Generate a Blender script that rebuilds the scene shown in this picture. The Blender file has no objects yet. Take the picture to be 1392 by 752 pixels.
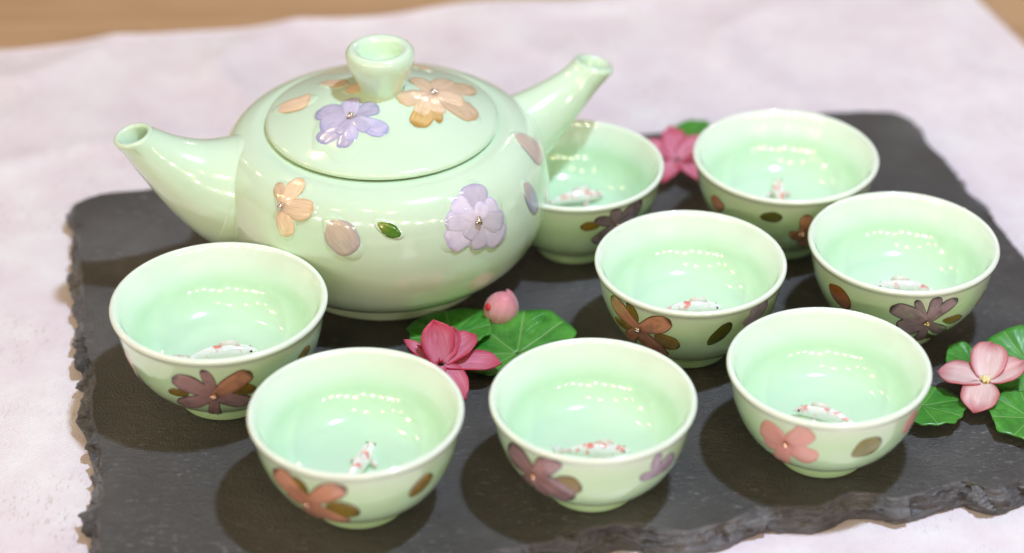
import bpy, bmesh, math, random, bisect
from mathutils import Vector, Matrix, noise

random.seed(11)
scene = bpy.context.scene
C = scene.collection
R = math.radians
PI = math.pi

# ------------------------------------------------------------------ camera
cam_data = bpy.data.cameras.new('camera')
cam = bpy.data.objects.new('camera', cam_data)
C.objects.link(cam)
cam.location = (0.0, -0.66293, 0.43422)
_fw = Vector((0.0, 0.83653, -0.54792))
_up = Vector((-0.02150, 0.54779, 0.83634))
_rt = _fw.cross(_up).normalized()
_up = _rt.cross(_fw).normalized()
cam.rotation_euler = Matrix((_rt, _up, -_fw)).transposed().to_euler()
cam_data.sensor_width = 36.0
cam_data.lens = 2968.6 / 1392 * 36.0
cam_data.shift_x = -108.0 / 1392
cam_data.shift_y = -1.6 / 1392
cam_data.clip_start = 0.02
cam_data.clip_end = 60.0
cam_data.dof.use_dof = True
cam_data.dof.focus_distance = 0.722
cam_data.dof.aperture_fstop = 5.0
cam_data.dof.aperture_blades = 0
scene.camera = cam

# ------------------------------------------------------------------ light of the room
world = bpy.data.worlds.new('World')
scene.world = world
world.use_nodes = True
bg = world.node_tree.nodes['Background']
bg.inputs['Color'].default_value = (1.0, 0.81, 0.60, 1)
bg.inputs['Strength'].default_value = 0.20

def lamp(name, loc, aim, size, watts, col, shape='DISK', spread=180):
    d = bpy.data.lights.new(name, 'AREA')
    d.shape = shape
    d.size = size
    d.energy = watts
    d.color = col
    d.spread = R(spread)
    o = bpy.data.objects.new(name, d)
    C.objects.link(o)
    o.location = loc
    o.rotation_euler = (Vector(aim) - Vector(loc)).to_track_quat('-Z', 'Y').to_euler()
    return o

# the cool lamp hanging over the table
lamp('pendant_lamp', (0.235, -0.17, 0.98), (0, 0, 0), 0.055, 7.4, (0.66, 0.82, 1.0))
# small warm downlights scattered over the ceiling of the hall, most of them towards the warm side of the room
_rl = random.Random(5)
WARM, MILD = (1.0, 0.77, 0.38), (1.0, 0.90, 0.74)
for (x, y, z, size, watts, col) in (
        [(-5.6 + 1.05 * k + _rl.uniform(-.3, .3), -5.0 + _rl.uniform(-.5, .5), 2.5 + _rl.uniform(-.15, .15), 0.32, 13.0, MILD if k % 3 else WARM) for k in range(11)]
        + [(-2.9 + 0.8 * k + _rl.uniform(-.2, .2), -1.5 + _rl.uniform(-.25, .25), 1.9, 0.16, 2.0, WARM) for k in range(5)]
        + [(-1.7, -0.35, 1.15, 0.12, 4.2, WARM), (-2.3, 1.1, 1.8, 0.17, 3.0, WARM), (-1.0, 0.9, 1.9, 0.17, 2.4, WARM), (0.5, 2.6, 1.8, 0.17, 2.2, MILD), (-3.2, 2.2, 1.8, 0.17, 2.6, WARM)]):
    lamp('ceiling_downlight', (x, y, z), (x, y, 0) if size < 0.2 else (x * 0.3, y * 0.3, 0), size, watts, col)

scene.view_settings.view_transform = 'Standard'
scene.view_settings.look = 'None'
scene.view_settings.gamma = 1.0
scene.view_settings.use_curve_mapping = False
scene.view_settings.exposure = 0.24
scene.render.engine = 'CYCLES'
scene.cycles.use_denoising = True
scene.cycles.max_bounces = 10
scene.cycles.diffuse_bounces = 5
scene.cycles.glossy_bounces = 5
scene.cycles.transmission_bounces = 5
scene.cycles.caustics_reflective = False
scene.cycles.caustics_refractive = False
scene.cycles.sample_clamp_indirect = 4.0

# ------------------------------------------------------------------ helpers
def tag(o, label=None, cat=None, group=None, kind=None):
    if label: o['label'] = label
    if cat: o['category'] = cat
    if group: o['group'] = group
    if kind: o['kind'] = kind
    return o

def empty(name, loc=(0, 0, 0), rz=0.0, sc=1.0, parent=None):
    o = bpy.data.objects.new(name, None)
    o.empty_display_size = 0.01
    C.objects.link(o)
    o.location = loc
    o.rotation_euler = (0, 0, rz)
    o.scale = (sc, sc, sc)
    o.parent = parent
    return o

def link(name, me, parent=None):
    o = bpy.data.objects.new(name, me)
    C.objects.link(o)
    o.parent = parent
    return o

def mesh(name, V, F, mat, uvs=None, smooth=True):
    me = bpy.data.meshes.new(name)
    me.from_pydata([tuple(v) for v in V], [], F)
    me.update()
    if uvs is not None:
        lay = me.uv_layers.new(name='uv')
        for l in me.loops:
            lay.data[l.index].uv = uvs[l.vertex_index]
    if smooth:
        me.polygons.foreach_set('use_smooth', [True] * len(me.polygons))
    for m in (mat if isinstance(mat, (list, tuple)) else [mat]):
        me.materials.append(m)
    return me

def grid_faces(nu, nv, closed=False, base=0):
    """rows of nu points, nv rows; closed: rows wrap round"""
    F = []
    for j in range(nv - 1):
        for i in range(nu if closed else nu - 1):
            a = base + j * nu + i
            b = base + j * nu + (i + 1) % nu
            F.append((a, b, b + nu, a + nu))
    return F

def lin(r, g, b):
    f = lambda c: (c / 255 / 12.92) if c <= 10 else ((c / 255 + 0.055) / 1.055) ** 2.4
    return (f(r), f(g), f(b), 1.0)

class NT:
    """small node-tree writer"""
    def __init__(self, name):
        self.m = bpy.data.materials.new(name)
        self.m.use_nodes = True
        self.t = self.m.node_tree
        self.b = self.t.nodes['Principled BSDF']
    def n(self, typ, **kw):
        nd = self.t.nodes.new(typ)
        for k, v in kw.items():
            if k.startswith('i_'):
                key = k[2:]
                key = int(key) if key.isdigit() else key.replace('_', ' ')
                nd.inputs[key].default_value = v
            else:
                setattr(nd, k, v)
        return nd
    def l(self, a, b):
        self.t.links.new(a, b)
    def setb(self, **kw):
        for k, v in kw.items():
            self.b.inputs[k.replace('_', ' ')].default_value = v
    def coord(self, out='Object', scale=(1, 1, 1), rot=(0, 0, 0)):
        tc = self.n('ShaderNodeTexCoord')
        mp = self.n('ShaderNodeMapping')
        mp.inputs['Scale'].default_value = scale
        mp.inputs['Rotation'].default_value = rot
        self.l(tc.outputs[out], mp.inputs['Vector'])
        return mp.outputs['Vector']
    def noise(self, vec, scale, detail=4, rough=0.5, dist=0.0):
        nd = self.n('ShaderNodeTexNoise')
        nd.inputs['Scale'].default_value = scale
        nd.inputs['Detail'].default_value = detail
        nd.inputs['Roughness'].default_value = rough
        nd.inputs['Distortion'].default_value = dist
        if vec is not None: self.l(vec, nd.inputs['Vector'])
        return nd.outputs['Fac']
    def ramp(self, fac, stops, interp='LINEAR'):
        nd = self.n('ShaderNodeValToRGB')
        cr = nd.color_ramp
        cr.interpolation = interp
        while len(cr.elements) < len(stops): cr.elements.new(0.5)
        for e, (p, c) in zip(cr.elements, stops):
            e.position = p
            e.color = c if len(c) == 4 else (*c, 1)
        self.l(fac, nd.inputs['Fac'])
        return nd.outputs['Color']
    def mix(self, fac, a, b, mode='MIX'):
        nd = self.n('ShaderNodeMix', data_type='RGBA', blend_type=mode)
        for sock, v in ((nd.inputs[0], fac), (nd.inputs[6], a), (nd.inputs[7], b)):
            if hasattr(v, 'is_linked'): self.l(v, sock)
            else: sock.default_value = v
        return nd.outputs[2]
    def math(self, op, a, b=None, clamp=False):
        nd = self.n('ShaderNodeMath', operation=op, use_clamp=clamp)
        for sock, v in zip(nd.inputs, (a, b)):
            if v is None: continue
            if hasattr(v, 'is_linked'): self.l(v, sock)
            else: sock.default_value = v
        return nd.outputs[0]
    def bump(self, height, strength, dist=0.001, normal=None):
        nd = self.n('ShaderNodeBump')
        nd.inputs['Strength'].default_value = strength
        nd.inputs['Distance'].default_value = dist
        self.l(height, nd.inputs['Height'])
        if normal is not None: self.l(normal, nd.inputs['Normal'])
        self.l(nd.outputs['Normal'], self.b.inputs['Normal'])
        return nd.outputs['Normal']
    def sep_uv(self):
        uv = self.n('ShaderNodeUVMap'); uv.uv_map = 'uv'
        s = self.n('ShaderNodeSeparateXYZ')
        self.l(uv.outputs['UV'], s.inputs[0])
        return s.outputs[0], s.outputs[1], uv.outputs['UV']

# ------------------------------------------------------------------ turned profiles
def catmull(P, n=8):
    out = []
    for i in range(len(P) - 1):
        p0 = P[max(i - 1, 0)]; p1 = P[i]; p2 = P[i + 1]; p3 = P[min(i + 2, len(P) - 1)]
        for k in range(n):
            t = k / n
            out.append(tuple(0.5 * (2 * b + (c - a) * t + (2 * a - 5 * b + 4 * c - d) * t * t + (3 * b - a - 3 * c + d) * t ** 3)
                             for a, b, c, d in zip(p0, p1, p2, p3)))
    out.append(tuple(P[-1]))
    return out

class Prof:
    """a profile (r, z) of a turned pot, measured by the length along it"""
    def __init__(self, P, n=8):
        self.p = catmull(P, n)
        self.s = [0.0]
        for a, b in zip(self.p, self.p[1:]):
            self.s.append(self.s[-1] + math.hypot(b[0] - a[0], b[1] - a[1]))
    def at(self, s):
        s = min(max(s, 0.0), self.s[-1] - 1e-9)
        i = bisect.bisect_right(self.s, s) - 1
        a, b = self.p[i], self.p[i + 1]
        L = self.s[i + 1] - self.s[i] or 1e-9
        t = (s - self.s[i]) / L
        return a[0] + (b[0] - a[0]) * t, a[1] + (b[1] - a[1]) * t, (b[0] - a[0]) / L, (b[1] - a[1]) / L

# turned profiles in millimetres (r, z)
CUP_OUT = [(14.2, 0), (14.8, .5), (14.9, 1.8), (14.9, 3.2), (16.4, 4.7), (21.0, 7.8), (25.4, 12.4), (28.6, 18.0), (30.6, 24.0),
           (31.6, 29.5), (32.1, 32.4), (32.9, 33.9)]
CUP_RIM = [(33.1, 34.7), (32.8, 35.4), (32.1, 35.7), (31.4, 35.4), (30.7, 34.2)]
CUP_IN = [(29.6, 31.6), (28.4, 29.0), (27.5, 27.0), (26.6, 24.8), (25.2, 22.0), (23.0, 19.0), (20.8, 17.0), (18.6, 15.9), (15.0, 15.2), (10.0, 14.7), (5.0, 14.4), (0, 14.3)]
POT_BODY = [(36.4, 0), (37.5, .6), (37.6, 3.0), (38.6, 5.0), (45.5, 8.8), (53.0, 15.8), (57.3, 25.0), (58.4, 34.0), (57.6, 42.5), (55.6, 50.0), (51.5, 55.6), (46.2, 58.2), (42.6, 58.5), (39.4, 58.3)]
LID_TOP = [(38.6, 58.85), (39.9, 59.05), (40.5, 59.8), (40.2, 61.0), (38.0, 62.3), (31.0, 65.0), (22.0, 68.2), (14.0, 70.2), (9.5, 71.3), (0.0, 72.0)]

# ------------------------------------------------------------------ materials
def celadon(name, thin=None):
    """pale celadon glaze; the glaze is thin and whiter on rims, pools greener in hollows; cup tones also hold bounce light and shading (uv y carries the place on the profile)"""
    t = NT(name)
    v = t.coord('Object')
    cl = t.noise(v, 38, 3, 0.5)
    base = t.ramp(cl, [(0.3, (0.655, 0.845, 0.705, 1)), (0.7, (0.71, 0.875, 0.755, 1))])
    if thin:
        ux, uy, _ = t.sep_uv()
        tone = t.ramp(uy, thin)
        base = t.mix(1.0, base, tone, 'MULTIPLY')
    sp = t.noise(v, 900, 1, 0.4)
    spk = t.ramp(sp, [(0.80, (0, 0, 0, 1)), (0.86, (1, 1, 1, 1))])
    base = t.mix(t.math('MULTIPLY', spk, 0.18), base, (0.30, 0.42, 0.25, 1))
    t.l(base, t.b.inputs['Base Color'])
    t.setb(Roughness=0.16, IOR=1.5, Coat_Weight=1.0, Coat_Roughness=0.03, Coat_IOR=1.6)
    t.setb(Subsurface_Weight=0.12, Subsurface_Radius=(0.003, 0.004, 0.0025), Subsurface_Scale=1.0)
    w = t.noise(v, 130, 2, 0.5)
    t.bump(w, 0.10, 0.0006)
    return t.m

W1 = (1.0, 1.0, 1.0, 1)
M_CUP = celadon('celadon_cup_glaze', [(0.0, (0.80, 0.95, 0.66, 1)), (0.46, (0.84, 0.97, 0.72, 1)), (0.525, (1.02, 1.02, 0.92, 1)), (0.565, (1.27, 1.10, 1.16, 1)), (0.62, (1.20, 1.08, 1.12, 1)), (0.66, (1.05, 1.03, 1.03, 1)), (0.70, (0.82, 0.925, 0.79, 1)), (0.80, (0.90, 0.945, 0.85, 1)), (1.0, (0.95, 0.955, 0.89, 1))])  # outer wall yellowed for warm bounce light, inner wall below the lip shaded greener
M_POT = celadon('celadon_pot_glaze', [(0.0, (1.0, 0.99, 0.90, 1)), (1.0, (1.04, 1.0, 0.94, 1))])

def petal_mat(name, base, edge, heart, rough=0.14, coat=0.7, vein=0.6):
    """pressed petal under glaze: streaks along its length, darker rim, another tone at its root"""
    t = NT(name)
    ux, uy, uv = t.sep_uv()
    mp = t.n('ShaderNodeMapping'); mp.inputs['Scale'].default_value = (9, 1.3, 1)
    t.l(uv, mp.inputs['Vector'])
    oi = t.n('ShaderNodeObjectInfo')
    va = t.n('ShaderNodeVectorMath', operation='ADD')
    t.l(mp.outputs[0], va.inputs[0]); t.l(oi.outputs['Random'], va.inputs[1])
    st = t.noise(va.outputs[0], 2.2, 4, 0.6, 0.4)
    dark = tuple(c * 0.62 for c in base[:3]) + (1,)
    light = tuple(min(1, c * 1.28 + 0.01) for c in base[:3]) + (1,)
    col = t.ramp(st, [(0.28, dark), (0.5, base), (0.75, light)])
    col = t.mix(vein, base, col)
    mo = t.noise(t.coord('Object'), 170, 3, 0.6)
    col = t.mix(t.math('MULTIPLY', t.ramp(mo, [(0.46, (0, 0, 0, 1)), (0.66, (1, 1, 1, 1))]), 0.42), col, edge)
    rt = t.ramp(uy, [(0.0, (1, 1, 1, 1)), (0.55, (0, 0, 0, 1))])
    col = t.mix(t.math('MULTIPLY', rt, 0.55), col, heart)
    ax = t.math('ABSOLUTE', t.math('SUBTRACT', t.math('MULTIPLY', ux, 2.0), 1.0))
    e = t.math('MAXIMUM', ax, uy)
    em = t.ramp(e, [(0.82, (0, 0, 0, 1)), (0.94, (1, 1, 1, 1))])
    col = t.mix(t.math('MULTIPLY', em, 0.9), col, edge)
    hs = t.n('ShaderNodeHueSaturation')
    mr = t.n('ShaderNodeMapRange'); mr.inputs['To Min'].default_value = 0.82; mr.inputs['To Max'].default_value = 1.18
    t.l(oi.outputs['Random'], mr.inputs['Value'])
    t.l(mr.outputs[0], hs.inputs['Value']); t.l(col, hs.inputs['Color'])
    t.l(hs.outputs['Color'], t.b.inputs['Base Color'])
    t.setb(Roughness=rough, Coat_Weight=coat, Coat_Roughness=0.05)
    t.bump(st, 0.12, 0.0003)
    return t.m

PM = {
    'mauve': petal_mat('mauve_petal', lin(172, 138, 144), lin(58, 42, 46), lin(170, 124, 116)),
    'brown': petal_mat('brown_petal', lin(206, 150, 124), lin(74, 50, 38), lin(184, 122, 100)),
    'purple': petal_mat('purple_petal', lin(150, 134, 146), lin(52, 46, 54), lin(150, 126, 128)),
    'lavender': petal_mat('lavender_petal', lin(178, 160, 182), lin(120, 104, 130), lin(186, 170, 180)),
    'pink': petal_mat('pink_petal', lin(238, 176, 168), lin(220, 172, 150), lin(230, 150, 146), vein=0.2),
    'olive': petal_mat('olive_petal', lin(146, 122, 44), lin(64, 54, 24), lin(118, 100, 38)),
    'olivelight': petal_mat('light_olive_petal', lin(138, 134, 46), lin(88, 84, 34), lin(128, 124, 44), vein=0.15),
    'olivedark': petal_mat('dark_olive_petal', lin(88, 92, 40), lin(48, 50, 26), lin(80, 88, 38)),
    'ochre': petal_mat('ochre_petal', lin(150, 96, 48), lin(92, 62, 34), lin(140, 88, 46)),
    'orange': petal_mat('orange_petal', lin(240, 206, 176), lin(216, 178, 134), lin(230, 192, 170)),
    'amber': petal_mat('amber_petal', lin(216, 178, 120), lin(176, 132, 58), lin(220, 184, 140)),
    'lilac': petal_mat('lilac_petal', lin(198, 188, 218), lin(160, 158, 202), lin(202, 184, 206)),
    'lavlight': petal_mat('pale_lilac_petal', lin(222, 208, 228), lin(192, 180, 216), lin(230, 208, 218), vein=0.25),
    'beige': petal_mat('beige_petal', lin(222, 200, 188), lin(190, 176, 188), lin(224, 196, 172)),
    'bluepetal': petal_mat('blue_grey_petal', lin(182, 180, 204), lin(150, 156, 184), lin(206, 170, 132)),
    'green': petal_mat('green_petal', lin(86, 136, 40), lin(60, 100, 30), lin(170, 158, 48)),
}

def metal(name, col, rough=0.22):
    t = NT(name)
    v = t.coord('Object')
    f = t.noise(v, 900, 2, 0.5)
    t.l(t.ramp(f, [(0.3, tuple(c * 0.75 for c in col[:3]) + (1,)), (0.7, col)]), t.b.inputs['Base Color'])
    t.setb(Metallic=1.0, Roughness=rough)
    t.bump(f, 0.3, 0.0004)
    return t.m
BEAD = {'copper': metal('copper_bead', (0.92, 0.60, 0.45, 1)), 'silver': metal('rose_silver_bead', (0.95, 0.84, 0.80, 1)), 'gold': metal('gold_bead', (0.90, 0.70, 0.42, 1))}

# koi
t = NT('koi_glaze')
v = t.coord('Object')
geo = t.n('ShaderNodeSeparateXYZ'); t.l(v, geo.inputs[0])
oi = t.n('ShaderNodeObjectInfo')
va = t.n('ShaderNodeVectorMath', operation='ADD'); t.l(v, va.inputs[0]); t.l(oi.outputs['Random'], va.inputs[1])
f = t.noise(va.outputs[0], 330, 2, 0.5)
top = t.ramp(t.math('MULTIPLY', geo.outputs[2], 100.0), [(0.30, (0, 0, 0, 1)), (0.55, (1, 1, 1, 1))])
patch = t.math('MULTIPLY', t.ramp(f, [(0.52, (0, 0, 0, 1)), (0.63, (1, 1, 1, 1))]), top)
t.l(t.mix(t.math('MULTIPLY', patch, 0.9), (0.93, 0.87, 0.87, 1), (0.84, 0.19, 0.15, 1)), t.b.inputs['Base Color'])
t.setb(Roughness=0.15, Coat_Weight=0.8, Coat_Roughness=0.05, Subsurface_Weight=0.2, Subsurface_Radius=(0.002, 0.0012, 0.001), Subsurface_Scale=1.0)
M_KOI = t.m
t = NT('koi_fin_glaze')
v = t.coord('Object'); f = t.noise(v, 500, 2, 0.5)
t.l(t.ramp(f, [(0.45, (0.90, 0.84, 0.81, 1)), (0.62, (0.88, 0.62, 0.56, 1)), (0.78, (0.82, 0.30, 0.24, 1))]), t.b.inputs['Base Color'])
t.setb(Roughness=0.15, Coat_Weight=0.8, Coat_Roughness=0.05)
M_FIN = t.m
t = NT('koi_eye_black'); t.setb(Base_Color=(0.01, 0.01, 0.012, 1), Roughness=0.12); M_EYE = t.m

# slate
def slate_mat():
    t = NT('dark_slate')
    v = t.coord('Object')
    big = t.noise(v, 14, 5, 0.6)
    col = t.ramp(big, [(0.25, (0.056, 0.051, 0.052, 1)), (0.5, (0.094, 0.085, 0.087, 1)), (0.75, (0.165, 0.153, 0.157, 1))])
    st = t.coord('Object', (1.0, 2.6, 2.0), (0, 0, R(-20)))
    fine = t.noise(st, 300, 5, 0.7)
    fl = t.ramp(fine, [(0.565, (0, 0, 0, 1)), (0.66, (1, 1, 1, 1))])
    area = t.noise(v, 42, 3, 0.6)
    fl = t.math('MULTIPLY', fl, t.ramp(area, [(0.42, (0, 0, 0, 1)), (0.68, (1, 1, 1, 1))]))
    col = t.mix(t.math('MULTIPLY', fl, 0.75), col, (0.42, 0.41, 0.44, 1))
    dust = t.noise(v, 1100, 3, 0.65)
    dm = t.ramp(dust, [(0.68, (0, 0, 0, 1)), (0.76, (1, 1, 1, 1))])
    col = t.mix(t.math('MULTIPLY', dm, 0.35), col, (0.46, 0.45, 0.47, 1))
    t.l(col, t.b.inputs['Base Color'])
    t.l(t.ramp(area, [(0.3, (0.32, 0.32, 0.32, 1)), (0.7, (0.48, 0.48, 0.48, 1))]), t.b.inputs['Roughness'])
    lay = t.noise(st, 110, 6, 0.62, 0.8)
    h = t.math('ADD', t.math('MULTIPLY', lay, 0.55), t.math('ADD', t.math('MULTIPLY', fine, 0.35), t.math('MULTIPLY', dust, 0.5)))
    t.bump(h, 0.9, 0.0022)
    t.setb(IOR=1.5)
    return t.m
M_SLATE = slate_mat()
def cleft_mat():
    """freshly flaked slate: thin layers and fine striations"""
    t = NT('flaked_slate')
    v = t.coord('Object')
    big = t.noise(v, 60, 4, 0.6)
    col = t.ramp(big, [(0.32, (0.040, 0.038, 0.042, 1)), (0.68, (0.20, 0.192, 0.210, 1))])
    lay = t.coord('Object', (0.35, 0.35, 3.2))
    f1 = t.noise(lay, 420, 5, 0.65, 0.6)
    f2 = t.noise(v, 900, 3, 0.6)
    col = t.mix(t.math('MULTIPLY', t.ramp(f1, [(0.54, (0, 0, 0, 1)), (0.70, (1, 1, 1, 1))]), 0.6), col, (0.34, 0.335, 0.36, 1))
    t.l(col, t.b.inputs['Base Color'])
    t.bump(t.math('ADD', f1, t.math('MULTIPLY', f2, 0.5)), 0.9, 0.0016)
    t.setb(Roughness=0.30)
    return t.m
M_CLEFT = cleft_mat()

# sheer white cloth over a brown table
def cloth_mat():
    t = NT('white_gauze_cloth')
    v = t.coord('Object')
    big = t.noise(v, 40, 6, 0.68)
    col = t.ramp(big, [(0.30, (0.83, 0.70, 0.79, 1)), (0.50, (0.89, 0.785, 0.865, 1)), (0.70, (0.94, 0.88, 0.94, 1))])
    st = t.coord('Object', (1.0, 0.28, 1.0), (0, 0, R(-24)))
    fl = t.noise(st, 1300, 3, 0.62)
    area = t.noise(v, 34, 4, 0.6)
    msk = t.math('MULTIPLY', t.ramp(fl, [(0.56, (0, 0, 0, 1)), (0.70, (1, 1, 1, 1))]), t.ramp(area, [(0.44, (0, 0, 0, 1)), (0.66, (1, 1, 1, 1))]))
    col = t.mix(t.math('MULTIPLY', msk, 0.75), col, (0.46, 0.29, 0.27, 1))
    t.l(col, t.b.inputs['Base Color'])
    wv = t.coord('Object', (1, 1, 1), (0, 0, R(14)))
    sx = t.n('ShaderNodeTexWave', wave_type='BANDS', bands_direction='X'); sx.inputs['Scale'].default_value = 420; sx.inputs['Distortion'].default_value = 1.5; sx.inputs['Detail'].default_value = 1; t.l(wv, sx.inputs['Vector'])
    sy = t.n('ShaderNodeTexWave', wave_type='BANDS', bands_direction='Y'); sy.inputs['Scale'].default_value = 420; sy.inputs['Distortion'].default_value = 1.5; sy.inputs['Detail'].default_value = 1; t.l(wv, sy.inputs['Vector'])
    h = t.math('ADD', t.math('ADD', t.math('MULTIPLY', sx.outputs['Fac'], 0.3), t.math('MULTIPLY', sy.outputs['Fac'], 0.3)), t.math('SUBTRACT', t.math('MULTIPLY', t.noise(v, 90, 6, 0.65), 1.3), t.math('MULTIPLY', msk, 0.5)))
    t.bump(h, 0.45, 0.0010)
    t.setb(Roughness=0.85, Sheen_Weight=0.15)
    t.b.inputs['Specular IOR Level'].default_value = 0.25
    return t.m
M_CLOTH = cloth_mat()

t = NT('brown_table_wood')
v = t.coord('Object', (0.5, 6, 1), (0, 0, R(14)))
g = t.noise(v, 16, 5, 0.6, 0.6)
t.l(t.ramp(g, [(0.25, (0.44, 0.255, 0.14, 1)), (0.6, (0.57, 0.345, 0.20, 1)), (0.8, (0.64, 0.40, 0.24, 1))]), t.b.inputs['Base Color'])
t.setb(Roughness=0.45)
t.bump(g, 0.15, 0.0008)
M_WOOD = t.m

# living flowers and leaves
def leaf_mat():
    t = NT('begonia_leaf_green')
    ux, uy, uv = t.sep_uv()                    # x: angle in vein units, y: distance from the stalk
    fr = t.math('ABSOLUTE', t.math('SUBTRACT', t.math('FRACT', ux), 0.5))      # 0 on a vein
    d = t.math('MULTIPLY', fr, uy)
    vein = t.ramp(d, [(0.010, (1, 1, 1, 1)), (0.032, (0, 0, 0, 1))])
    # side veins: chevrons branching off each main vein
    ch = t.math('FRACT', t.math('ADD', t.math('MULTIPLY', uy, 5.0), t.math('MULTIPLY', fr, -4.5)))
    side = t.ramp(t.math('ABSOLUTE', t.math('SUBTRACT', ch, 0.5)), [(0.03, (1, 1, 1, 1)), (0.10, (0, 0, 0, 1))])
    v = t.coord('Object')
    f = t.noise(v, 150, 4, 0.6)
    col = t.ramp(f, [(0.3, (0.030, 0.185, 0.020, 1)), (0.55, (0.068, 0.30, 0.036, 1)), (0.78, (0.12, 0.41, 0.055, 1))])
    col = t.mix(t.math('MULTIPLY', side, 0.28), col, (0.16, 0.42, 0.09, 1))
    col = t.mix(t.math('MULTIPLY', vein, 0.55), col, (0.30, 0.52, 0.17, 1))
    t.l(col, t.b.inputs['Base Color'])
    h = t.math('SUBTRACT', t.math('MULTIPLY', f, 0.4), t.math('ADD', t.math('MULTIPLY', vein, 0.5), t.math('MULTIPLY', side, 0.35)))
    t.bump(h, 0.5, 0.0006)
    t.setb(Roughness=0.36, Coat_Weight=0.25, Coat_Roughness=0.25, Subsurface_Weight=0.15, Subsurface_Radius=(0.001, 0.003, 0.0006), Subsurface_Scale=1.0)
    return t.m
M_LEAF = leaf_mat()

def blossom_mat(name, pale, deep, edge):
    t = NT(name)
    ux, uy, uv = t.sep_uv()
    mp = t.n('ShaderNodeMapping'); mp.inputs['Scale'].default_value = (10, 1.2, 1)
    t.l(uv, mp.inputs['Vector'])
    oi = t.n('ShaderNodeObjectInfo')
    va = t.n('ShaderNodeVectorMath', operation='ADD'); t.l(mp.outputs[0], va.inputs[0]); t.l(oi.outputs['Random'], va.inputs[1])
    st = t.noise(va.outputs[0], 2.0, 5, 0.65, 0.3)
    col = t.ramp(st, [(0.26, pale), (0.80, deep)])
    col = t.mix(t.math('MULTIPLY', t.ramp(uy, [(0.0, (1, 1, 1, 1)), (0.5, (0, 0, 0, 1))]), 0.6), col, pale)
    ax = t.math('ABSOLUTE', t.math('SUBTRACT', t.math('MULTIPLY', ux, 2.0), 1.0))
    e = t.math('MAXIMUM', ax, uy)
    col = t.mix(t.math('MULTIPLY', t.ramp(e, [(0.60, (0, 0, 0, 1)), (1.0, (1, 1, 1, 1))]), 0.9), col, edge)
    t.l(col, t.b.inputs['Base Color'])
    t.setb(Roughness=0.42, Subsurface_Weight=0.25, Subsurface_Radius=(0.003, 0.0012, 0.0014), Subsurface_Scale=1.0, Sheen_Weight=0.1)
    t.bump(st, 0.3, 0.0005)
    return t.m
M_PINK = blossom_mat('dusty_pink_petal', lin(246, 212, 214), lin(226, 160, 164), lin(186, 78, 90))
M_ROSE = blossom_mat('rose_pink_petal', lin(240, 160, 184), lin(208, 56, 104), lin(196, 34, 72))
M_BUD = blossom_mat('pale_bud_petal', lin(240, 188, 198), lin(224, 146, 164), lin(214, 120, 140))
t = NT('red_bud_mark'); t.setb(Base_Color=lin(206, 36, 50), Roughness=0.4); M_RED = t.m
t = NT('yellow_stamen'); v = t.coord('Object'); f = t.noise(v, 800, 2)
t.l(t.ramp(f, [(0.4, lin(246, 236, 190)), (0.65, lin(232, 200, 110))]), t.b.inputs['Base Color']); t.setb(Roughness=0.5); M_STAMEN = t.m

MM = 0.001

# ------------------------------------------------------------------ table, cloth
def box_mesh(name, x0, x1, y0, y1, z0, z1, mat):
    bm = bmesh.new()
    bmesh.ops.create_cube(bm, size=1)
    for v in bm.verts:
        v.co = ((x0 + x1) / 2 + v.co.x * (x1 - x0), (y0 + y1) / 2 + v.co.y * (y1 - y0), (z0 + z1) / 2 + v.co.z * (z1 - z0))
    bmesh.ops.bevel(bm, geom=bm.edges[:], offset=0.004, segments=3, affect='EDGES')
    me = bpy.data.meshes.new(name); bm.to_mesh(me); bm.free()
    me.materials.append(mat)
    return me

table = link('wooden_table', box_mesh('wooden_table', -0.80, 0.85, -0.62, 0.62, -0.042, -0.0125, M_WOOD))
tag(table, 'plain brown wooden table top bare beyond the edges of the white cloth', 'table')

def cloth():
    a = R(14.3)
    e1 = Vector((math.cos(a), math.sin(a), 0)); b = R(-70.5)
    e2 = Vector((math.cos(b), math.sin(b), 0))
    corner = Vector((0.163, 0.289, 0))
    nu, nv = 190, 170
    V, UV = [], []
    for j in range(nv):
        for i in range(nu):
            s, u = i / (nu - 1) * 0.80, j / (nv - 1) * 0.74
            p = corner - e1 * s + e2 * u
            wob = 0.0022 * noise.noise((s * 14, 1.3, 0)) * max(0, 1 - u / 0.04)
            wob2 = 0.0022 * noise.noise((u * 14, 7.3, 0)) * max(0, 1 - s / 0.04)
            p += e2 * wob - e1 * wob2
            q = Vector((p.x * 9, p.y * 9, 0))
            far = min(1, max(0, (p.y - 0.10 - 0.25 * p.x) / 0.08)) if p.y > 0 else 0
            wr = noise.noise(q) * 0.7 + noise.noise(q * 3.1) * 0.3
            rid = (1 - abs(noise.noise(q * 1.4 + Vector((3, 5, 1))))) ** 6
            z = -0.0096 + wr * 0.0004 + far * (0.0026 * wr + 0.0034 * rid)
            left = min(1, max(0, (-0.215 - p.x) / 0.04))
            z += left * (0.0012 * wr + 0.0012 * rid)
            V.append((p.x, p.y, z))
    F = grid_faces(nu, nv)
    n = nu * nv
    low = [(x, y, z - 0.0008) for x, y, z in V]
    F2 = [tuple(n + k for k in reversed(f)) for f in F]
    edge = [(i, 0) for i in range(nu)] + [(nu - 1, j) for j in range(1, nv)] + [(i, nv - 1) for i in range(nu - 2, -1, -1)] + [(0, j) for j in range(nv - 2, 0, -1)]
    ids = [j * nu + i for i, j in edge]
    F3 = [(ids[k], ids[(k + 1) % len(ids)], n + ids[(k + 1) % len(ids)], n + ids[k]) for k in range(len(ids))]
    return mesh('tablecloth', V + low, F + F2 + F3, M_CLOTH)
tag(link('tablecloth', cloth()), 'thin white lilac-tinged cloth with fine brown flecks spread under the slate board', 'tablecloth')

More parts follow.
